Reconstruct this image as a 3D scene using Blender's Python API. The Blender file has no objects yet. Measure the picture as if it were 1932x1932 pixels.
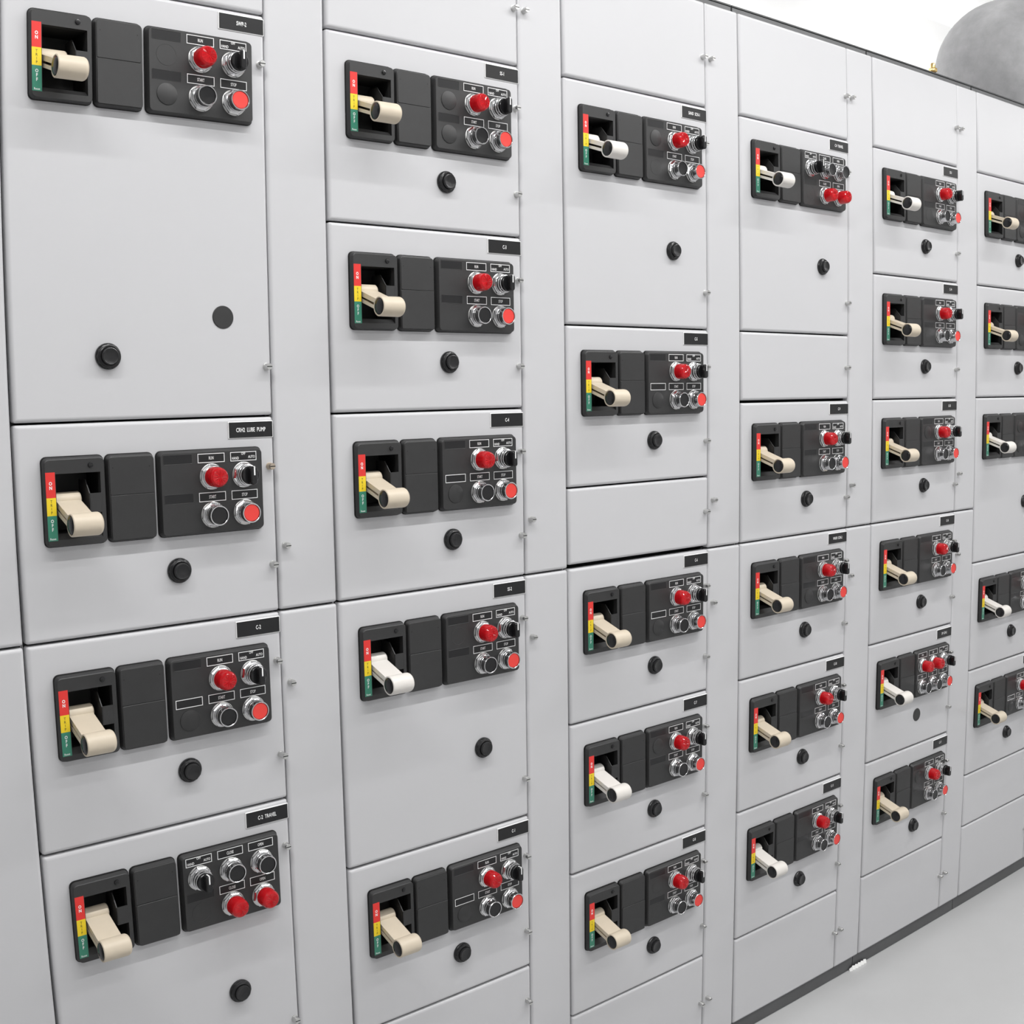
import bpy, math, random
from mathutils import Matrix, Vector
random.seed(7)
SC = bpy.context.scene
COL = SC.collection

# ------------------------------------------------------------------ camera
cd = bpy.data.cameras.new('camera')
cam = bpy.data.objects.new('camera', cd); COL.objects.link(cam)
right = Vector((0.768466115584975, -0.639718530532328, -0.014833438277855864))
down = Vector((-0.07698519628934164, -0.06941644636272604, -0.9946128073409565))
fwd = Vector((0.635242558988199, 0.7654681958257394, -0.10259304353704848))
mw = Matrix.Identity(4)
for i in range(3):
    mw[i][0] = right[i]; mw[i][1] = -down[i]; mw[i][2] = -fwd[i]
mw.translation = Vector((-0.4844225560569461, -1.642099821592169, 0.3407947410346749))
cam.matrix_world = mw
# a photographic lens with slight barrel distortion: theta(r), r in mm on a 36 mm square sensor
cd.type = 'PANO'
cd.sensor_fit = 'HORIZONTAL'
cd.sensor_width = 36.0; cd.sensor_height = 36.0
cc = cd
cc.panorama_type = 'FISHEYE_LENS_POLYNOMIAL'
cc.fisheye_fov = math.radians(150)
cc.fisheye_polynomial_k0 = 0.0
cc.fisheye_polynomial_k1 = -0.024003172822839692
cc.fisheye_polynomial_k2 = -6.342076430381034e-06
cc.fisheye_polynomial_k3 = 3.7624180357433244e-06
cc.fisheye_polynomial_k4 = -4.466631767294086e-08
cd.clip_start = 0.01; cd.clip_end = 100
SC.camera = cam

# ------------------------------------------------------------------ world, lights, exposure
W = bpy.data.worlds.new('world'); SC.world = W; W.use_nodes = True
W.node_tree.nodes['Background'].inputs[0].default_value = (1, 1, 1, 1)
W.node_tree.nodes['Background'].inputs[1].default_value = 0.05
SC.view_settings.view_transform = 'Standard'
SC.view_settings.look = 'None'
SC.view_settings.exposure = -0.05
SC.view_settings.gamma = 1.0
SC.view_settings.use_curve_mapping = False

def tube(name, x, y, z, length, width, power, rot=(0, 0, 0)):
    l = bpy.data.lights.new(name, 'AREA'); l.shape = 'RECTANGLE'; l.size = length; l.size_y = width
    l.energy = power; l.color = (1.0, 0.995, 0.985)
    o = bpy.data.objects.new(name, l); o.location = (x, y, z); o.rotation_euler = rot
    COL.objects.link(o); return o
for i in range(4):                                   # the row of strip lights over the aisle
    tube('strip_or_fill_light', -0.75 + i * 1.25, -1.00, 2.00, 1.15, 0.06, 21.0)
for i in range(5):                                   # second row farther back in the room
    tube('strip_or_fill_light', -0.4 + i * 1.6, -2.3, 1.90, 1.2, 0.10, 11.8)
for i in range(4):                                   # unseen wall washers added behind the cabinets to whiten the back wall
    tube('strip_or_fill_light', 1.2 + i * 1.6, 1.15, 1.55, 1.2, 0.30, 8.0, (math.radians(100), 0, 0))

tube('strip_or_fill_light', 3.0, 0.45, 2.05, 1.2, 0.10, 1.5)   # fill lamp added out of view to brighten the duct's rounded end
tube('strip_or_fill_light', 6.9, -1.4, 1.95, 1.2, 0.10, 22.0, (0, 0, math.radians(90)))   # added fill: brightens the right end wall for cover strip reflections

# ------------------------------------------------------------------ materials
def mat(name, col, rough=0.5, metal=0.0, spec=0.5, coat=0.0, bump=None, mottle=None, trans=0.0, ior=1.45):
    m = bpy.data.materials.new(name); m.use_nodes = True
    nt = m.node_tree; b = nt.nodes['Principled BSDF']
    b.inputs['Base Color'].default_value = (*col, 1)
    b.inputs['Roughness'].default_value = rough
    b.inputs['Metallic'].default_value = metal
    b.inputs['Specular IOR Level'].default_value = spec
    b.inputs['Coat Weight'].default_value = coat
    b.inputs['Coat Roughness'].default_value = 0.08
    b.inputs['Transmission Weight'].default_value = trans
    b.inputs['IOR'].default_value = ior
    tc = None
    if bump or mottle:
        tc = nt.nodes.new('ShaderNodeTexCoord')
    if bump:
        scale, strength, dist = bump
        n = nt.nodes.new('ShaderNodeTexNoise'); n.inputs['Scale'].default_value = scale
        n.inputs['Detail'].default_value = 2.0
        nt.links.new(tc.outputs['Object'], n.inputs['Vector'])
        bp = nt.nodes.new('ShaderNodeBump'); bp.inputs['Strength'].default_value = strength
        bp.inputs['Distance'].default_value = dist
        nt.links.new(n.outputs['Fac'], bp.inputs['Height'])
        nt.links.new(bp.outputs['Normal'], b.inputs['Normal'])
    if mottle:
        scale, amount = mottle
        n2 = nt.nodes.new('ShaderNodeTexNoise'); n2.inputs['Scale'].default_value = scale
        n2.inputs['Detail'].default_value = 4.0; n2.inputs['Roughness'].default_value = 0.65
        nt.links.new(tc.outputs['Object'], n2.inputs['Vector'])
        mr = nt.nodes.new('ShaderNodeMapRange')
        mr.inputs[1].default_value = 0.3; mr.inputs[2].default_value = 0.7
        mr.inputs[3].default_value = 1 - amount; mr.inputs[4].default_value = 1 + amount
        nt.links.new(n2.outputs['Fac'], mr.inputs[0])
        mx = nt.nodes.new('ShaderNodeVectorMath'); mx.operation = 'SCALE'
        mx.inputs[0].default_value = col
        nt.links.new(mr.outputs[0], mx.inputs['Scale'])
        nt.links.new(mx.outputs[0], b.inputs['Base Color'])
    return m

PAINT = mat('grey_paint', (0.56, 0.56, 0.575), 0.28, spec=0.45, bump=(420, 0.08, 0.0006), mottle=(2.2, 0.012))
GAP_SHADE = mat('gap_shade_black', (0.012, 0.012, 0.013), 0.7)
LIP = mat('dark_lip_paint', (0.040, 0.042, 0.043), 0.40)
BASE = mat('base_channel_grey', (0.115, 0.117, 0.12), 0.5, mottle=(9, 0.10))
BLACK = mat('black_textured_plastic', (0.019, 0.019, 0.0195), 0.50, spec=0.70, bump=(1500, 0.25, 0.0004), mottle=(30, 0.12))
BLACKS = mat('black_smooth_plastic', (0.010, 0.010, 0.011), 0.22, spec=0.5)
DARK = mat('dark_cavity', (0.010, 0.010, 0.010), 0.6)
SKIRT = mat('black_edge_rubber', (0.005, 0.005, 0.005), 0.5, spec=0.25)
PLATE = mat('black_engraved_plastic', (0.011, 0.011, 0.012), 0.34, spec=0.45)
WHITE = mat('white_print', (0.86, 0.86, 0.86), 0.5)
RED = mat('red_decal', (0.72, 0.035, 0.030), 0.42)
YEL = mat('yellow_decal', (0.84, 0.62, 0.025), 0.42)
GRN = mat('green_decal', (0.045, 0.235, 0.155), 0.42)
INK = mat('dark_ink', (0.05, 0.045, 0.02), 0.5)
BEIGE = mat('beige_plastic', (0.62, 0.54, 0.425), 0.42, mottle=(60, 0.03))
IVORY = mat('off_white_plastic', (0.74, 0.71, 0.67), 0.40, mottle=(60, 0.02))
CHROME = mat('chrome', (0.66, 0.66, 0.67), 0.16, metal=1.0)
STEEL = mat('zinc_screw', (0.60, 0.60, 0.59), 0.32, metal=1.0)
TARN = mat('tarnished_screw', (0.55, 0.47, 0.38), 0.38, metal=1.0)
LENS = mat('red_lens', (0.80, 0.010, 0.018), 0.07, spec=0.5, trans=0.6, ior=1.47)
REFL = mat('lamp_reflector', (0.75, 0.72, 0.70), 0.4)
REDCAP = mat('red_button_plastic', (0.78, 0.055, 0.045), 0.38)
RUBBER = mat('black_rubber', (0.013, 0.013, 0.014), 0.27, spec=0.5)
BRASS = mat('brass', (0.72, 0.50, 0.20), 0.25, metal=1.0)
PAPER = mat('white_paper', (0.85, 0.85, 0.84), 0.6)
FLOOR = mat('grey_epoxy_floor', (0.50, 0.503, 0.507), 0.30, spec=0.45, mottle=(3.0, 0.03), bump=(9, 0.05, 0.002))
WALL = mat('white_wall_paint', (0.86, 0.86, 0.86), 0.6)
CEIL = mat('white_ceiling', (0.88, 0.88, 0.88), 0.7)
DUCT = mat('grey_duct_metal', (0.44, 0.44, 0.45), 0.45, spec=0.4, mottle=(16, 0.13))

# ------------------------------------------------------------------ mesh helpers
class MB:
    def __init__(s): s.v = []; s.f = []; s.m = []
    def vert(s, p): s.v.append(tuple(p)); return len(s.v) - 1
    def face(s, idx, m=0):
        s.f.append(tuple(idx)); s.m.append(m)
    def box(s, x0, x1, y0, y1, z0, z1, m=0):
        i = [s.vert((x, y, z)) for z in (z0, z1) for y in (y0, y1) for x in (x0, x1)]
        for q in ((0, 2, 3, 1), (4, 5, 7, 6), (0, 1, 5, 4), (2, 6, 7, 3), (0, 4, 6, 2), (1, 3, 7, 5)):
            s.face([i[k] for k in q], m)
    def bridge(s, a, b, m=0):
        n = len(a)
        for k in range(n):
            s.face((a[k], a[(k + 1) % n], b[(k + 1) % n], b[k]), m)
    def lathe(s, prof, n=32, c=(0, 0, 0), axis='y', m=0, phase=0.0, ms=None):
        """prof: list of (radius, depth); axis 'y' (towards the viewer = negative depth) or 'x'."""
        rings = []
        for r, d in prof:
            ring = []
            if r <= 1e-7:
                p = (c[0], c[1] + d, c[2]) if axis == 'y' else ((c[0] + d, c[1], c[2]) if axis == 'x' else (c[0], c[1], c[2] + d))
                ring = [s.vert(p)]
            else:
                for k in range(n):
                    a = phase + 2 * math.pi * k / n
                    if axis == 'y': p = (c[0] + r * math.cos(a), c[1] + d, c[2] + r * math.sin(a))
                    elif axis == 'x': p = (c[0] + d, c[1] + r * math.cos(a), c[2] + r * math.sin(a))
                    else: p = (c[0] + r * math.cos(a), c[1] + r * math.sin(a), c[2] + d)
                    ring.append(s.vert(p))
            rings.append(ring)
        for q in range(len(rings) - 1):
            a, b = rings[q], rings[q + 1]
            mm = ms[q] if ms else m
            if len(a) == 1 and len(b) == 1: continue
            if len(a) == 1:
                for k in range(n): s.face((a[0], b[(k + 1) % n], b[k]), mm)
            elif len(b) == 1:
                for k in range(n): s.face((a[k], a[(k + 1) % n], b[0]), mm)
            else: s.bridge(a, b, mm)
    def rloop(s, x0, x1, z0, z1, y, r, n=4):
        """closed rounded-rectangle loop facing -y; corners start at lower left, counter-clockwise seen from -y"""
        out = []
        for cx, cz, a0 in ((x0 + r, z0 + r, math.pi), (x1 - r, z0 + r, 1.5 * math.pi), (x1 - r, z1 - r, 0), (x0 + r, z1 - r, 0.5 * math.pi)):
            for k in range(n + 1):
                a = a0 + 0.5 * math.pi * k / n
                out.append(s.vert((cx + r * math.cos(a), y, cz + r * math.sin(a))))
        return out
    def rloop_hole(s, loop, hole, n, m=0):
        """flat ring between a rounded loop (n+1 verts a corner) and a 4-vertex hole"""
        L = len(loop)
        for c in range(4):
            for k in range(n):
                s.face((loop[c * (n + 1) + k], loop[c * (n + 1) + k + 1], hole[c]), m)
            nx = (c + 1) % 4
            s.face((loop[c * (n + 1) + n], loop[(nx * (n + 1)) % L], hole[nx], hole[c]), m)
    def plate(s, x0, x1, z0, z1, steps, r, n=4, m=0, cap=True, mlast=None, skirt=None, topk=1.0):
        """steps: list of (inset, y) from back to front"""
        prev = None
        steps = list(steps) + [(steps[-1][0] + 0.0004, steps[-1][1])]
        for q, (ins, y) in enumerate(steps):
            lp = s.rloop(x0 + ins, x1 - ins, z0 + ins, z1 - ins * topk, y, max(r - ins * 0.6, 0.0004), n)
            if prev: s.bridge(prev, lp, skirt[0] if skirt and q <= skirt[1] else m)
            prev = lp
        if cap: s.face(prev, m if mlast is None else mlast)
        return prev
    def mesh(s, name, mats, smooth=True, angle=32):
        me = bpy.data.meshes.new(name)
        me.from_pydata(s.v, [], s.f)
        for x in mats: me.materials.append(x)
        me.polygons.foreach_set('material_index', s.m)
        if smooth:
            me.polygons.foreach_set('use_smooth', [True] * len(s.f))
        me.update()
        if smooth: me.set_sharp_from_angle(angle=math.radians(angle))
        return me

def obj(name, me, parent=None, loc=(0, 0, 0), rot=None):
    o = bpy.data.objects.new(name, me); COL.objects.link(o); o.location = loc
    if rot: o.rotation_euler = rot
    if parent: o.parent = parent
    return o
def thing(name, label, cat, loc, group=None):
    o = bpy.data.objects.new(name, None); o.empty_display_size = 0.02; COL.objects.link(o); o.location = loc
    o['label'] = label; o['category'] = cat; o['kind'] = 'thing'
    if group: o['group'] = group
    return o
def tag(o, label, cat, group=None):
    o['label'] = label; o['category'] = cat; o['kind'] = 'thing'
    if group: o['group'] = group
    return o

_txt = {}
def text_mesh(s, size, sx=0.62, m=None, bold=0.0, spacing=1.0):
    key = (s, size, sx, m.name, bold)
    if key in _txt: return _txt[key]
    cu = bpy.data.curves.new('txt', 'FONT'); cu.body = s.replace(' ', '  '); cu.size = 1.0
    cu.align_x = 'CENTER'; cu.align_y = 'CENTER'; cu.resolution_u = 2; cu.offset = bold; cu.space_character = spacing
    cu.space_line = 0.92
    o = bpy.data.objects.new('txt', cu); COL.objects.link(o)
    dg = bpy.context.evaluated_depsgraph_get()
    src = bpy.data.meshes.new_from_object(o.evaluated_get(dg))
    bpy.data.objects.remove(o); bpy.data.curves.remove(cu)
    # centre on the bounding box (cap height), face -y
    xs = [v.co.x for v in src.vertices]; ys = [v.co.y for v in src.vertices]
    cx = (min(xs) + max(xs)) / 2; cy = (min(ys) + max(ys)) / 2
    vs = [((v.co.x - cx) * size * sx, 0.0, (v.co.y - cy) * size) for v in src.vertices]
    fs = [tuple(p.vertices) for p in src.polygons]
    bpy.data.meshes.remove(src)
    me = bpy.data.meshes.new('lettering'); me.from_pydata(vs, [], fs); me.materials.append(m); me.update()
    _txt[key] = me
    return me

# ------------------------------------------------------------------ layout constants (metres)
P = 0.508          # section pitch
D = 0.4008         # unit door width
M = 0.1533         # half space factor
ZT = 1.1394        # top of the doors
ZB = -1.1333       # bottom of the doors
ZF = -1.1765       # floor
HOLE = (0.050, 0.1185, -0.1620, -0.0675)    # operator opening in a unit door (u0, u1, v0, v1 from door top left)
SECT = {1: 'first', 2: 'second', 3: 'third', 4: 'fourth', 5: 'fifth', 6: 'sixth'}

def door_mesh(w, h, hole=False):
    """folded sheet steel door, origin at its top left front corner line; rounded edges; optional opening"""
    b = MB(); r = 0.0055
    steps = []
    for k in range(5):
        a = math.pi / 2 * k / 4
        steps.append((r * (1 - math.sin(a)) if False else r - r * math.cos(math.pi / 2 - a), r - r * math.sin(a)))
    steps = [(0.0, 0.0165)] + [(r * (1 - math.cos(math.pi / 2 * k / 4)), r * (1 - math.sin(math.pi / 2 * k / 4))) for k in range(5)] + [(r + 0.0008, 0.0)]
    n = 2
    lp = b.plate(0, w, -h, 0, steps, 0.0035, n, cap=False)
    if hole:
        u0, u1, v0, v1 = HOLE
        hl = [b.vert((u0, 0, v0)), b.vert((u1, 0, v0)), b.vert((u1, 0, v1)), b.vert((u0, 0, v1))]
        b.rloop_hole(lp, hl, n)
        hb = [b.vert((u0, .0165, v0)), b.vert((u1, .0165, v0)), b.vert((u1, .0165, v1)), b.vert((u0, .0165, v1))]
        b.bridge(hl, hb)
    else:
        b.face(lp)
    return b.mesh('door', [PAINT], angle=50)

# ---- screw
def screw_mesh(m, L=0.0115):
    b = MB()
    b.lathe([(0.0058, 0.0), (0.0058, -0.0010), (0.0051, -0.0012), (0.0051, -L + 0.001), (0.0046, -L), (0.0, -L)], 18)
    b.box(-0.0044, 0.0044, -L - 0.00012, -L, -0.0007, 0.0007, 1)
    return b.mesh('door_screw', [m, DARK])
SCREW = screw_mesh(STEEL); SCREWT = screw_mesh(TARN); SCREWL = screw_mesh(STEEL, 0.0165)

# ---- operator housing (u 35..126, v -45..-172) with pocket
def operator_mesh():
    b = MB(); n = 4
    x0, x1, z0, z1 = 0.0355, 0.1255, -0.1715, -0.0450
    lp = b.plate(x0, x1, z0, z1, [(0, 0.0), (0.0001, -0.0028), (0.0007, -0.0032), (0.0021, -0.0112), (0.0027, -0.0120)], 0.008, n, cap=False, skirt=(2, 2), topk=1.75)
    u0, u1, v0, v1 = 0.0525, 0.1168, -0.1605, -0.0690
    rect = lambda a, c, d, e, y: [b.vert((a, y, d)), b.vert((c, y, d)), b.vert((c, y, e)), b.vert((a, y, e))]
    h0 = rect(u0, u1, v0, v1, -0.0120)
    b.rloop_hole(lp, h0, n)
    h1 = rect(u0, u1, v0 + 0.0075, v1, -0.002)
    b.bridge(h0, h1, 0)
    h2 = rect(u0, u1, v0 + 0.0075, v1, 0.046)
    b.bridge(h1, h2, 1)
    b.face(h2, 1)
    # thin raised inner rim line round the face
    return b.mesh('operator_housing', [BLACK, DARK, SKIRT])
OPER = operator_mesh()

def lock_tab_mesh():
    b = MB()
    b.box(0.0995, 0.1168, -0.0119, -0.0103, -0.1260, -0.0985)
    prof = [(-0.0119, -0.0985), (0.0040, -0.0800), (0.030, -0.0800), (0.030, -0.126), (-0.0119, -0.126)]
    a = [b.vert((0.0995, y, z)) for y, z in prof]; c = [b.vert((0.1010, y, z)) for y, z in prof]
    b.face(a[::-1]); b.face(c); b.bridge(c, a)
    return b.mesh('lock_tab', [BLACK], smooth=False)
TAB = lock_tab_mesh()

def band_mesh(z0, z1, m):
    b = MB(); b.box(0.0383, 0.0517, -0.0123, -0.0119, z0, z1); return b.mesh('indicator_band', [m], smooth=False)
B_ON = band_mesh(-0.1015, -0.0662, RED); B_TRIP = band_mesh(-0.1263, -0.1015, YEL); B_OFF = band_mesh(-0.1612, -0.1263, GRN)

def housing_screw_mesh():
    b = MB()
    b.lathe([(0.0040, 0), (0.0036, -0.0016), (0.0018, -0.0022), (0, -0.0023)], 16)
    b.box(-0.003, 0.003, -0.00245, -0.0018, -0.0005, 0.0005, 1)
    return b.mesh('housing_screw', [BLACKS, DARK])
HSCREW = housing_screw_mesh()

# ---- handle: two-plate arm from a drum in the pocket to a cross grip
HC = (0.012, -0.1120); DC = (0.010, -0.1075); GC = (-0.058, -0.1366)
def handle_mesh(m):
    b = MB()
    dy, dz = GC[0] - HC[0], GC[1] - HC[1]; L = math.hypot(dy, dz); dy /= L; dz /= L
    ny, nz = dz, -dy                      # upward normal
    def slab(u0, u1, t0, t1, s0, s1, mi):
        q = []
        for s_, t_ in ((s0, t0), (s1, t0), (s1, t1), (s0, t1)):
            q.append((HC[0] + dy * s_ + ny * t_, HC[1] + dz * s_ + nz * t_))
        a = [b.vert((u0, y, z)) for y, z in q]; c = [b.vert((u1, y, z)) for y, z in q]
        b.face(a, mi); b.face(c[::-1], mi); b.bridge(c, a, mi)
    Ls = L - 0.006
    slab(0.0555, 0.0905, 0.0012, 0.0088, 0.004, Ls, 0)      # upper plate
    slab(0.0555, 0.0905, -0.0078, -0.0026, 0.004, Ls, 0)    # lower plate
    slab(0.0630, 0.0830, -0.0026, 0.0012, 0.004, Ls, 1)     # web in the slot, coloured dark for the shade inside
    # drum
    b.lathe([(0, 0), (0.0108, 0), (0.0115, 0.0008), (0.0115, 0.0372), (0.0102, 0.039), (0, 0.039)], 24, (0.0535, DC[0], DC[1]), 'x')
    # grip with an open recess on its left end and a rounded right end
    pr = [(0, 0.004), (0.0132, 0.004), (0.0134, 0.0006), (0.0142, 0.0), (0.0152, 0.0002), (0.0160, 0.0011)]
    pr += [(0.0162, 0.0372)]
    for k in range(1, 6):
        a = math.pi / 2 * k / 5
        pr.append((0.0162 - 0.0065 * (1 - math.cos(a)), 0.0372 + 0.0065 * math.sin(a)))
    pr.append((0, 0.0440))
    b.lathe(pr, 36, (0.0545, GC[0], GC[1]), 'x')
    return b.mesh('handle', [m, DARK], angle=35)
H_BEIGE = handle_mesh(BEIGE); H_IVORY = handle_mesh(IVORY)
def cap_mesh():
    b = MB()
    b.lathe([(0, -0.0021), (0.006, -0.0019), (0.0105, -0.0011), (0.0125, 0.0003), (0.0129, 0.004), (0, 0.004)], 28, (0.0545, GC[0], GC[1]), 'x')
    return b.mesh('grip_cap', [BLACKS])
GCAP = cap_mesh()

# ---- cover plate (u 127..200)
def cover_mesh():
    b = MB()
    b.plate(0.1272, 0.2003, -0.1720, -0.0453, [(0, 0), (0.0001, -0.0028), (0.0007, -0.0032), (0.0022, -0.0105), (0.0029, -0.0112)], 0.008, skirt=(1, 2), topk=1.6)
    return b.mesh('cover_plate', [BLACK, SKIRT])
COVER = cover_mesh()
def flap_mesh():
    b = MB()
    b.plate(0.1305, 0.1958, -0.1038, -0.0502, [(0, -0.0111), (0, -0.0117), (0.0004, -0.0121)], 0.0025, 2)
    for u in (0.1353, 0.1907):
        b.lathe([(0.0010, -0.01211), (0.0010, -0.01222), (0, -0.01222)], 10, (u, 0, -0.0650), m=1)
    return b.mesh('upper_flap', [BLACK, DARK])
def lowpanel_mesh():
    b = MB()
    b.plate(0.1305, 0.1968, -0.1682, -0.1043, [(0, -0.0111), (0, -0.0122), (0.0005, -0.0127)], 0.0025, 2)
    return b.mesh('lower_panel', [BLACK])
FLAP = flap_mesh(); LOWP = lowpanel_mesh()

# ---- control plate (u 205..375)
def control_mesh():
    b = MB()
    b.plate(0.2045, 0.3755, -0.1725, -0.0450, [(0, 0), (0.0001, -0.0028), (0.0008, -0.0032), (0.0031, -0.0112), (0.0038, -0.0120)], 0.008, 5, skirt=(1, 2), topk=1.2)
    return b.mesh('control_plate', [BLACK, SKIRT])
CONTROL = control_mesh()
CU = (0.2346, 0.2878, 0.3409); RV = (-0.0862, -0.1432); LV = (-0.0584, -0.1163)

def recess_mesh():
    b = MB()      # shallow framed recess: a thin sunk tray shown by its rim
    w, h = 0.0225, 0.0070
    o = b.rloop(-w - .0004, w + .0004, -h - .0004, h + .0004, -0.01195, .0006, 1)
    i = b.rloop(-w, w, -h, h, -0.01235, .0005, 1)
    b.bridge(o, i)
    j = b.rloop(-w + .0004, w - .0004, -h + .0004, h - .0004, -0.01210, .0005, 1)
    b.bridge(i, j); b.face(j, 1)
    return b.mesh('label_recess', [BLACK, PLATE], smooth=False)
RECESS = recess_mesh()
def plug_mesh():
    b = MB()
    b.lathe([(0.0160, -0.0118), (0.0158, -0.0128), (0.0148, -0.0133), (0, -0.0133)], 32)
    return b.mesh('blank_plug', [BLACK])
PLUG = plug_mesh()
def knock_mesh():
    b = MB()
    b.lathe([(0.0160, -0.0119), (0.0158, -0.01225), (0.0150, -0.01225), (0.0148, -0.0121), (0, -0.0121)], 32)
    return b.mesh('knockout_disc', [BLACK])
KNOCK = knock_mesh()
def legend_mesh():
    b = MB()
    w, h, t = 0.0218, 0.0069, 0.0010
    y = -0.0127
    b.box(-w, w, y, -0.0119, -h, h, 0)
    yy = y - 0.00006
    for x0, x1, z0, z1 in ((-w, w, h - t, h), (-w, w, -h, -h + t), (-w, -w + t, -h + t, h - t), (w - t, w, -h + t, h - t)):
        b.box(x0, x1, yy, y, z0, z1, 1)
    return b.mesh('legend_plate', [PLATE, WHITE], smooth=False)
LEGEND = legend_mesh()

# ---- pilot devices: origin on the plate plane at the device centre, y=0 is the door face
def nut_mesh():
    b = MB()
    y0 = -0.0118
    b.lathe([(0.0194, y0), (0.0194, y0 - 0.0010), (0.0188, y0 - 0.0014), (0.0170, y0 - 0.0014)], 36, m=1)
    b.lathe([(0.0192, y0 - 0.0012), (0.0192, y0 - 0.0046), (0.0172, y0 - 0.0064), (0.0158, y0 - 0.0066)], 8, phase=0.25)
    b.lathe([(0.0162, y0 - 0.0058), (0.0162, y0 - 0.0078), (0.0155, y0 - 0.0084), (0.0146, y0 - 0.0084)], 36)
    return b.mesh('mounting_nut', [CHROME, STEEL], angle=25)
NUT = nut_mesh()
def sleeve_mesh():
    b = MB(); y0 = -0.0196
    b.lathe([(0.0150, y0 + .001), (0.0150, y0 - 0.0045), (0.0146, y0 - 0.0050), (0.0146, y0 - 0.0075), (0.0150, y0 - 0.0080), (0.0150, y0 - 0.0150),
             (0.0146, y0 - 0.0156), (0.0136, y0 - 0.0156), (0.0132, y0 - 0.0152), (0.0130, y0 - 0.0125), (0, y0 - 0.0125)], 36)
    return b.mesh('push_button', [CHROME], angle=25)
SLEEVE = sleeve_mesh()
def bcap_mesh(m):
    b = MB(); y0 = -0.0196
    b.lathe([(0.0127, y0 - 0.0120), (0.0127, y0 - 0.0140), (0.0120, y0 - 0.0147), (0.006, y0 - 0.0145), (0, y0 - 0.0144)], 32)
    return b.mesh('button_cap', [m])
CAPR = bcap_mesh(REDCAP); CAPB = bcap_mesh(BLACKS)
def lens_mesh():
    b = MB(); y0 = -0.0190
    b.lathe([(0.0152, y0), (0.0152, y0 - 0.0110), (0.0149, y0 - 0.0165), (0.0140, y0 - 0.0200), (0.0121, y0 - 0.0226), (0.0112, y0 - 0.0231)], 40)
    # cut-glass front: shallow radial facets round a flat centre
    n = 24; yc = y0 - 0.0231
    ring = [b.vert((0.0112 * math.cos(2 * math.pi * k / n), yc, 0.0112 * math.sin(2 * math.pi * k / n))) for k in range(n)]
    mid = [b.vert((0.0056 * math.cos(2 * math.pi * (k + .5) / n), yc - (0.0008 if k % 2 else -0.0002), 0.0056 * math.sin(2 * math.pi * (k + .5) / n))) for k in range(n)]
    cen = b.vert((0, yc - 0.0004, 0))
    for k in range(n):
        b.face((ring[k], ring[(k + 1) % n], mid[k])); b.face((ring[(k + 1) % n], mid[(k + 1) % n], mid[k])); b.face((mid[k], mid[(k + 1) % n], cen))
    return b.mesh('lens', [LENS], angle=20)
LENSM = lens_mesh()
def lampbody_mesh():
    b = MB(); y0 = -0.0190
    b.lathe([(0.0160, y0 + 0.001), (0.0160, y0 - 0.0012), (0.0152, y0 - 0.0016)], 36)
    b.lathe([(0.0152, y0 - 0.0016), (0.0090, y0 - 0.0030), (0.0085, y0 - 0.0120), (0, y0 - 0.0125)], 24, m=1)
    return b.mesh('indicator_light', [CHROME, REFL])
LAMPB = lampbody_mesh()
def selbody_mesh():
    b = MB(); y0 = -0.0196
    b.lathe([(0.0152, y0 + .001), (0.0152, y0 - 0.0030), (0.0160, y0 - 0.0036), (0.0160, y0 - 0.0060), (0.0150, y0 - 0.0066), (0.0148, y0 - 0.0110), (0.0140, y0 - 0.0114), (0, y0 - 0.0114)], 36)
    return b.mesh('selector_switch', [CHROME], angle=25)
SELB = selbody_mesh()
def knob_mesh():
    b = MB(); y0 = -0.0305
    b.lathe([(0.0140, y0), (0.0140, y0 - 0.0050), (0.0130, y0 - 0.0062), (0, y0 - 0.0062)], 32)
    # finger blade with rounded ends
    n = 8; w, h = 0.0052, 0.0138
    prev = None
    for ins, y in ((0, y0 - 0.004), (0, y0 - 0.0155), (0.0012, y0 - 0.0172)):
        lp = b.rloop(-w + ins, w - ins, -h + ins, h - ins, y, 0.0044 - ins, 3)
        if prev: b.bridge(prev, lp)
        prev = lp
    b.face(prev)
    return b.mesh('knob', [BLACKS])
KNOBM = knob_mesh()
def pointer_mesh():
    b = MB(); y0 = -0.0305
    b.box(-0.0011, 0.0011, y0 - 0.0175, y0 - 0.0168, 0.0005, 0.0126)
    b.box(-0.0011, 0.0011, y0 - 0.0170, y0 - 0.0080, 0.0126, 0.0140)
    return b.mesh('pointer_line', [WHITE], smooth=False)
POINT = pointer_mesh()

# ---- reset button on the door and flat hole plug
def reset_mesh():
    b = MB()
    b.lathe([(0.0188, 0.0), (0.0188, -0.0030), (0.0180, -0.0044)], 36)
    b.lathe([(0.0183, -0.0036), (0.0172, -0.0066), (0.0152, -0.0078)], 12)
    b.lathe([(0.0156, -0.0072), (0.0154, -0.0086), (0.0146, -0.0092), (0.0134, -0.0090), (0.0130, -0.0076), (0.0, -0.0076)], 36)
    return b.mesh('reset_button', [RUBBER], angle=28)
RESET = reset_mesh()
def resetcap_mesh():
    b = MB()
    b.lathe([(0.0126, -0.0074), (0.0124, -0.0116), (0.0119, -0.0128), (0.0111, -0.0132), (0.0102, -0.0127), (0, -0.0124)], 32)
    return b.mesh('reset_cap', [RUBBER], angle=28)
RESETC = resetcap_mesh()
def flatplug_mesh():
    b = MB()
    b.lathe([(0.0172, 0.0), (0.0172, -0.0006), (0.0164, -0.0014), (0, -0.0017)], 36)
    return b.mesh('hole_plug', [BLACK])
FPLUG = flatplug_mesh()

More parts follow.
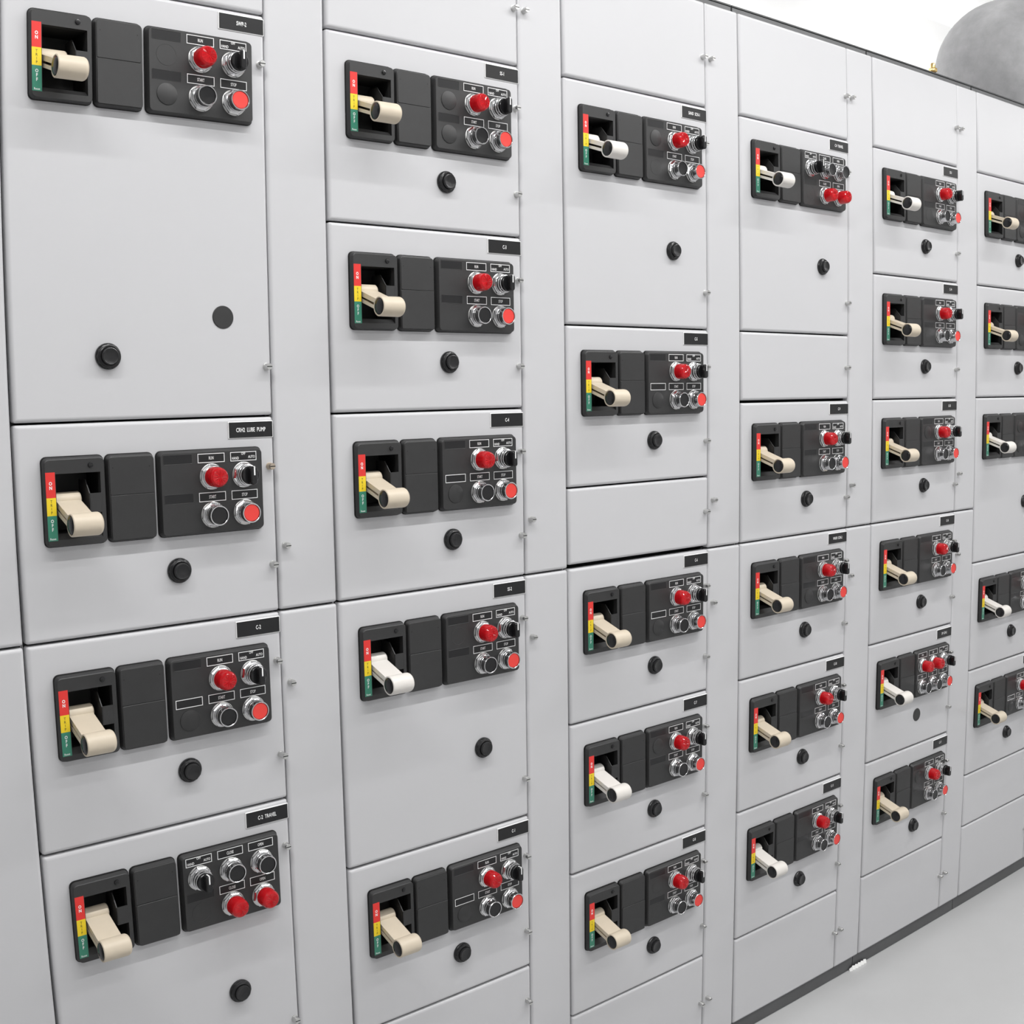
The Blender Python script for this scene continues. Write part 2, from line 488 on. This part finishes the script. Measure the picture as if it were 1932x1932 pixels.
def nameplate_mesh():
    b = MB(); w, h = 0.0380, 0.0129
    b.plate(-w, w, -h, h, [(0, 0), (0, -0.0009)], 0.0005, 1, m=1, cap=False)
    lp = b.rloop(-w, w, -h, h, -0.0009, 0.0005, 1)
    l2 = b.rloop(-w + .0011, w - .0011, -h + .0011, h - .0011, -0.0016, 0.0005, 1)
    b.bridge(lp, l2, 1); b.face(l2, 0)
    return b.mesh('nameplate', [PLATE, WHITE], smooth=False)
NAMEP = nameplate_mesh()

# lettering on the colour bands
T_ON = text_mesh('O\nN', 0.0066, 0.85, WHITE, 0.035)
T_TRIP = text_mesh('T\nR\nI\nP', 0.0056, 0.85, INK, 0.01)
T_OFF = text_mesh('O\nF\nF', 0.0064, 0.85, WHITE, 0.03)
T_RESET = text_mesh('Reset', 0.0042, 0.9, WHITE, 0.01)

_doors = {}
def get_door(w, h, hole):
    k = (round(w, 4), round(h, 4), hole)
    if k not in _doors: _doors[k] = door_mesh(w, h, hole)
    return _doors[k]
GAP = 0.0030
XL, XR = 0.0022, 0.4000     # door edges inside the section

def top_of(t): return ZT if t == 'T' else t * M
def bot_of(t): return ZB if t == 'B' else t * M

def add_device(root, kind, col, row, H):
    u, v = CU[col], RV[row]; lv = LV[row]
    base = (0, 0, H)
    def legend(txt, hoa=False):
        lp = obj('legend_plate', LEGEND, root, (u, 0, H + lv))
        if hoa:
            obj('lettering', text_mesh('OFF', 0.0058, 0.70, WHITE, 0.012), lp, (0, -0.01282, 0.0042))
            obj('lettering', text_mesh('HAND', 0.0058, 0.70, WHITE, 0.012), lp, (-0.0135, -0.01282, -0.0024))
            obj('lettering', text_mesh('AUTO', 0.0058, 0.70, WHITE, 0.012), lp, (0.0135, -0.01282, -0.0012))
        elif txt:
            obj('lettering', text_mesh(txt, 0.0068, 0.58, WHITE, 0.012), lp, (0, -0.01282, 0))
    at = (u, 0, H + v)
    if kind is None: return
    k = kind[0]
    if k == 'recess':
        obj('label_recess', RECESS, root, (u, 0, H + lv))
        if len(kind) > 1:
            if kind[1] == 'plug': obj('blank_plug', PLUG, root, at)
            else: obj('knockout_disc', KNOCK, root, at)
        return
    if k == 'blanklegend':
        legend(''); obj('blank_plug', PLUG, root, at); return
    legend(kind[1] if len(kind) > 1 else '', k == 'sel')
    if k == 'lamp':
        o = obj('indicator_light', LAMPB, root, at); obj('mounting_nut', NUT, o); obj('lens', LENSM, o)
    elif k in ('black', 'red'):
        o = obj('push_button', SLEEVE, root, at); obj('mounting_nut', NUT, o)
        c = obj('button_cap', CAPR if k == 'red' else CAPB, o)
        if k == 'red': c['label'] = 'red button cap'
    elif k == 'sel':
        o = obj('selector_switch', SELB, root, at); obj('mounting_nut', NUT, o); obj('knob', KNOBM, o); obj('pointer_line', POINT, o)

G_UNIT = 'control units of the switchgear line-up'
def unit(sec, top, bot, plate, label, left=(('recess',), ('recess',)), layout=None, reset=None, ivory=False, plug=None, tarn=None, loose=None, name_scale=1.0, gap=GAP):
    x = (sec - 1) * P + XL
    zt, zb = top_of(top), bot_of(bot)
    H = zt - zb                      # root at the door's lower left corner
    root = thing('control_unit', label, 'control unit', (x, 0, zb), G_UNIT)
    w = XR - XL
    h = H - gap
    OFFU = -XL
    d = obj('door', get_door(w, h, True), root, (0, 0, H - 0.0004))
    # everything below is laid out from the section line, so shift by -XL
    holder = H
    def part(name, me, u=0.0, v=0.0, y=0.0, parent=root):
        return obj(name, me, parent, (u + OFFU, y, H + v))
    npz = -0.0190
    npl = part('nameplate', NAMEP, 0.3609, npz)
    if plate:
        obj('lettering', text_mesh(plate, 0.0090, 0.66, WHITE, 0.018), npl, (0, -0.00168, 0))
    op = part('operator_housing', OPER)
    obj('lock_tab', TAB, op)
    obj('housing_screw', HSCREW, op, (0.1032, -0.0119, -0.0588))
    for nm, me, lab, tm, tv, z in (('on_band', B_ON, 'red ON band', T_ON, -0.0846, 0), ('trip_band', B_TRIP, 'yellow TRIP band', T_TRIP, -0.1142, 0), ('off_band', B_OFF, 'green OFF band', T_OFF, -0.1395, 0)):
        o = obj(nm, me, op); o['label'] = lab
        obj('lettering', tm, o, (0.0450, -0.01236, tv))
        if nm == 'off_band': obj('lettering', T_RESET, o, (0.0450, -0.01236, -0.1583))
    hd = part('handle', H_IVORY if ivory else H_BEIGE)
    hd['label'] = 'off-white lever handle' if ivory else 'beige lever handle'
    obj('grip_cap', GCAP, hd)
    cv = part('cover_plate', COVER); obj('upper_flap', FLAP, cv); obj('lower_panel', LOWP, cv)
    part('control_plate', CONTROL)
    lay = layout or [[left[0], ('lamp', 'RUN'), ('sel',)], [left[1], ('black', 'START'), ('red', 'STOP')]]
    class Sh: pass
    sub = root
    for r in range(2):
        for c in range(3):
            add_device_shift(root, lay[r][c], c, r, H, OFFU)
    rs = reset or (0.2345, -0.2232)
    if plug:
        pu = part('hole_plug', FPLUG, plug[0], plug[1])
    if reset != 'none':
        rb = part('reset_button', RESET, rs[0], rs[1]); obj('reset_cap', RESETC, rb)
    for i, v in enumerate((-0.5 * M, -H + 0.5 * M)):
        me = SCREWT if tarn == i else (SCREWL if loose == i else SCREW)
        part('door_screw', me, 0.3912, v)
    return root

def add_device_shift(root, kind, c, r, H, off):
    before = set(root.children)
    add_device(root, kind, c, r, H)
    for ch in root.children:
        if ch not in before: ch.location.x += off

def blank(sec, top, bot, label, screws, gap=GAP):
    x = (sec - 1) * P + XL
    zt, zb = top_of(top), bot_of(bot); H = zt - zb
    root = thing('blank_door', label, 'door', (x, 0, zb), 'blank doors of the switchgear line-up')
    obj('door', get_door(XR - XL, H - gap, False), root, (0, 0, H - 0.0004))
    for z in screws: obj('door_screw', SCREW, root, (0.3905 - XL, 0, z - zb))
    return root

def strip_cover(sec, upper, label):
    x0 = (sec - 1) * P + D + 0.0010; w = P - D - 0.0030
    zt, zb = (ZT, 0.0) if upper else (0.0, ZB); H = zt - zb
    root = thing('cover_strip', label, 'panel', (x0, 0, zb), 'narrow cover strips between the unit columns')
    obj('cover', get_door(w, H - GAP, False), root, (0, 0, H - 0.0004))
    for z in ((0.68 * M, 6.67 * M) if upper else (-0.755 * M, -6.70 * M)):
        obj('cover_screw', SCREW, root, (0.0125, 0, z - zb))
    return root

# ------------------------------------------------------------------ cabinets (frames behind the doors)
def frame(k):
    x0 = (k - 1) * P + 0.0004; x1 = k * P - 0.0004
    t = thing('cabinet_frame', 'steel frame behind the doors of the %s unit column, dark lip and base' % SECT[k] if k else
              'steel frame of the cut-off cabinet at the left edge of the line-up', 'cabinet', (x0, 0, ZF), 'cabinet frames of the switchgear line-up')
    w = x1 - x0; z = lambda a: a - ZF
    b2 = MB()
    b2.box(0.0, w, 0.0490, 0.50, z(ZB), z(ZT))                       # main carcass
    b2.box(0.0, 0.0012, 0.0170, 0.0490, z(ZB), z(ZT)); b2.box(w - 0.0012, w, 0.0170, 0.0490, z(ZB), z(ZT))
    obj('body', b2.mesh('body', [PAINT], smooth=False), t)
    g = MB(); g.box(0.0012, w - 0.0012, 0.0475, 0.0489, z(ZB), z(ZT)); g.box(D - 0.0060, D + 0.0080, 0.0170, 0.0475, z(ZB), z(ZT))
    g.box(0.0012, 0.0070, 0.0170, 0.0475, z(ZB), z(ZT)); g.box(w - 0.0070, w - 0.0012, 0.0170, 0.0475, z(ZB), z(ZT))
    obj('gap_shade', g.mesh('gap_shade', [GAP_SHADE], smooth=False), t)  # black backing that paints in the shade of the door gaps
    l = MB()
    l.box(0.0, w, 0.0195, 0.50, z(ZT), z(ZT + 0.0200), 0)
    l.box(0.001, w - 0.004, 0.0172, 0.0195, z(ZT - 0.004), z(ZT + 0.0145), 1)
    l.box(0.0, w - 0.002, 0.0172, 0.0195, z(ZT + 0.0168), z(ZT + 0.0200), 0)
    obj('top_lip', l.mesh('top_lip', [LIP, BASE], smooth=False), t)
    c = MB(); c.box(0.0008, w - 0.0008, 0.0172, 0.10, 0.0, z(ZB - 0.0002))
    obj('base_channel', c.mesh('base_channel', [BASE], smooth=False), t)
    return t
for k in range(0, 7): frame(k)

strip_cover(0, True, 'upper grey cover strip at the left edge, left of the first unit column')
strip_cover(0, False, 'lower grey cover strip at the left edge, left of the first unit column')
ORD = {1: 'first and second', 2: 'second and third', 3: 'third and fourth', 4: 'fourth and fifth', 5: 'fifth and sixth'}
for k in range(1, 6):
    strip_cover(k, True, 'upper half of the grey cover strip between the %s unit columns' % ORD[k])
    strip_cover(k, False, 'lower half of the grey cover strip between the %s unit columns' % ORD[k])
strip_cover(6, True, 'upper half of the grey cover strip right of the sixth unit column')
strip_cover(6, False, 'lower half of the grey cover strip right of the sixth unit column')

for k in range(1, 7):
    blank(k, 'T', 6, 'blank grey top door of the %s unit column' % SECT[k], [6.67 * M])

RP = ('recess', 'plug'); RK = ('recess', 'knock'); R0 = ('recess',); BL = ('blanklegend',)
# first column
unit(1, 6, 2, 'SWP-2', 'control unit with nameplate SWP-2, tall door with a flat black hole plug', (RK, RP), reset=(0.1394, -0.5206), plug=(0.3207, -0.4624))
unit(1, 2, 0, 'CRH2 LUBE PUMP', 'control unit with nameplate CRH2 LUBE PUMP, below the SWP-2 door', (R0, R0), tarn=0)
unit(1, 0, -2, 'C-2', 'control unit with nameplate C-2, blank framed label lower left of its buttons', (R0, BL), loose=1)
TRV = lambda lab: [[('sel',), ('black', 'CLOSE'), ('black', 'OPEN')], [lab, ('lamp', 'CLOSE'), ('lamp', 'OPEN')]]
unit(1, -2, -5, 'C-2 TRAVEL', 'control unit with nameplate C-2 TRAVEL, lowest in view in first column', layout=TRV(RK), reset=(0.2956, -0.3000))
blank(1, -5, 'B', 'blank grey bottom door of the first unit column, below C-2 TRAVEL', [-5.47 * M, -6.73 * M])
# second column
unit(2, 6, 4, 'SS-1', 'control unit with nameplate SS-1, topmost unit of second column', (RP, RP))
unit(2, 4, 2, 'C-3', 'control unit with nameplate C-3, between the SS-1 and C-4 units', (R0, R0))
unit(2, 2, 0, 'C-4', 'control unit with nameplate C-4, below the C-3 unit', (R0, BL))
unit(2, 0, -3, 'SS-2', 'control unit with nameplate SS-2, white handle, tall door in second column', (RK, R0), reset=(0.2935, -0.3030), ivory=True)
unit(2, -3, -5, 'C-1', 'control unit with nameplate C-1, lowest unit of second column', (R0, BL))
blank(2, -5, 'B', 'blank grey bottom door of the second unit column, below C-1', [-5.46 * M, -6.73 * M])
# third column
unit(3, 6, 3, 'SAND SCN-1', 'control unit with nameplate SAND SCN-1, off-white handle, topmost in third column', (RP, RK), reset=(0.2938, -0.3033), ivory=True)
unit(3, 3, 1, 'C-5', 'control unit with nameplate C-5, below the SAND SCN-1 door', (R0, BL))
blank(3, 1, 0, 'blank grey door between the C-5 and C-6 units in third column', [0.53 * M], gap=0.0085)
unit(3, 0, -2, 'C-6', 'control unit with nameplate C-6, below a wide dark gap in third column', (R0, BL))
unit(3, -2, -4, 'C-7', 'control unit with nameplate C-7, white handle, in third column', (RP, R0), ivory=True)
unit(3, -4, -6, 'C-8', 'control unit with nameplate C-8, lowest unit of third column', (RK, RK))
blank(3, -6, 'B', 'blank grey bottom door of the third unit column, below C-8', [-6.73 * M])
# fourth column
unit(4, 6, 3, 'C-9 TRAVEL', 'tall control unit topmost in fourth column, two red lamps in bottom row', layout=TRV(RK), reset=(0.2938, -0.3038), ivory=True)
blank(4, 3, 2, 'blank grey door in fourth column, above the C-9 unit', [2.51 * M], gap=0.0060)
unit(4, 2, 0, 'C-9', 'control unit with nameplate C-9, above WASH SCN-2 in fourth column', (R0, R0))
unit(4, 0, -2, 'WASH SCN-2', 'control unit with nameplate WASH SCN-2 in fourth column', (RK, RP))
unit(4, -2, -4, 'C-10', 'control unit with nameplate C-10, beige handle, below WASH SCN-2', (R0, R0))
unit(4, -4, -6, 'C-11', 'control unit with nameplate C-11, white handle, lowest in fourth column', (R0, R0), ivory=True)
blank(4, -6, 'B', 'blank grey bottom door of the fourth unit column, below C-11', [-6.72 * M])
# fifth column
unit(5, 6, 4, 'SS-3', 'topmost control unit of fifth column, off-white handle', (RK, RK), ivory=True)
unit(5, 4, 2, 'C-14', 'second control unit from the top in fifth column', (R0, RK))
unit(5, 2, 0, 'C-15', 'third control unit from the top in fifth column', (RP, RK))
unit(5, 0, -2, 'C-16', 'fourth control unit from the top in fifth column', (R0, R0))
unit(5, -2, -4, 'DP SCN-2', 'control unit in fifth column with two red lamps side by side in top row', layout=[[('lamp', 'FWD'), ('lamp', 'REV'), ('sel',)], [('black', 'FWD'), ('black', 'REV'), ('red', 'STOP')]], reset='none', plug=(0.2345, -0.2220), ivory=True)
unit(5, -4, -6, 'C-17', 'lowest control unit of fifth column', (RP, R0))
blank(5, -6, 'B', 'blank grey bottom door of the fifth unit column', [-6.72 * M])
# sixth column, cut by the right edge of the picture
unit(6, 6, 4, '', 'topmost control unit of the sixth column, cut by right edge', (RK, RP))
unit(6, 4, 2, '', 'second control unit from the top in sixth column, cut by right edge', (RK, RP))
unit(6, 2, -1, '', 'third control unit from the top in sixth column, white handle, tall door', (RP, RP), reset=(0.2945, -0.3046), ivory=True)
unit(6, -1, -3, '', 'fourth control unit from the top in sixth column', (R0, R0), ivory=True)
unit(6, -3, -5, '', 'lowest control unit of sixth column, with framed blank label', (R0, BL))
blank(6, -5, -6, 'narrow blank grey door below the lowest control unit in sixth column', [-5.5 * M])
blank(6, -6, 'B', 'blank grey bottom door of the sixth unit column', [-6.72 * M])

# ------------------------------------------------------------------ things above and below
def duct():
    t = thing('air_duct', 'large round-ended grey metal duct hanging above the cabinets at top right', 'duct', (3.47, 0.39, 1.182))
    b = MB(); R = 0.250; n = 48; prof = []
    for k in range(0, 15):
        a = math.pi / 2 * k / 14
        prof.append((R * math.sin(a), -R * 0.95 * math.cos(a)))
    prof += [(R, 0.5), (R, 1.05)]
    b.lathe(prof, n, (0, 0, R), 'x')
    obj('duct_shell', b.mesh('duct_shell', [DUCT], angle=60), t)
    bb = MB(); bb.lathe([(R, -0.01), (R + 0.006, -0.004), (R + 0.006, 0.004), (R, 0.01)], n, (0.45, 0, R), 'x')
    obj('duct_band', bb.mesh('duct_band', [DUCT]), t)
    for x in (0.25, 0.85):
        h = MB(); h.lathe([(0.005, 2 * R - 0.01), (0.005, 2.15 - 1.182)], 10, (x, 0, 0), 'z')
        obj('hanger_rod', h.mesh('hanger_rod', [STEEL]), t)
duct()

def brass():
    b = MB()
    b.lathe([(0.0045, 0.0), (0.0045, 0.068), (0.0, 0.068)], 14, axis='z')
    b.lathe([(0.0, 0.058), (0.0105, 0.058), (0.0115, 0.0595), (0.0115, 0.068), (0.0105, 0.0695), (0.006, 0.0695)], 6, axis='z')
    b.lathe([(0.0068, 0.0690), (0.0068, 0.080), (0.0055, 0.083), (0, 0.083)], 16, axis='z')
    o = obj('brass_fitting', b.mesh('brass_fitting', [BRASS]), None, (2.512, 0.118, ZT + 0.0105))
    tag(o, 'small brass fitting standing on top of the fifth cabinet column', 'fitting')
brass()

def paper_tag():
    b = MB(); n = 13; L = 0.076; T = 0.0007
    fr = []
    for k in range(n):
        t_ = k / (n - 1)
        x = t_ * L; y = -0.0055 - 0.004 * (k % 2) - 0.0015 * math.sin(t_ * 3)
        h = 0.0095 if 0 < k < n - 1 else 0.004
        fr.append([b.vert((x, y, 0.0)), b.vert((x, y - T, 0.0)), b.vert((x + 0.003, y - T + 0.004, h)), b.vert((x + 0.003, y + 0.004, h))])
    for k in range(n - 1): b.bridge(fr[k + 1], fr[k])
    b.face(fr[0]); b.face(fr[-1][::-1])
    o = obj('paper_tag', b.mesh('paper_tag', [PAPER], smooth=False), None, (2.012, 0.0165, ZF + 0.0004))
    tag(o, 'small crumpled white paper tag on the floor against the dark base channel', 'paper')
paper_tag()

# ------------------------------------------------------------------ room
def slab(name, x0, x1, y0, y1, z0, z1, m):
    b = MB(); b.box(x0, x1, y0, y1, z0, z1)
    o = obj(name, b.mesh(name, [m], smooth=False)); o['kind'] = 'structure'; return o
slab('floor', -4.0, 8.0, -4.2, 1.6, ZF - 0.05, ZF, FLOOR)
slab('ceiling', -4.0, 8.0, -4.2, 1.6, 2.15, 2.20, CEIL)
slab('wall_back', -4.0, 8.0, 1.50, 1.60, ZF, 2.15, WALL)
slab('wall_front', -4.0, 8.0, -4.2, -4.1, ZF, 2.15, WALL)
slab('wall_left', -4.0, -3.9, -4.1, 1.5, ZF, 2.15, WALL)
slab('wall_right', 7.9, 8.0, -4.1, 1.5, ZF, 2.15, WALL)
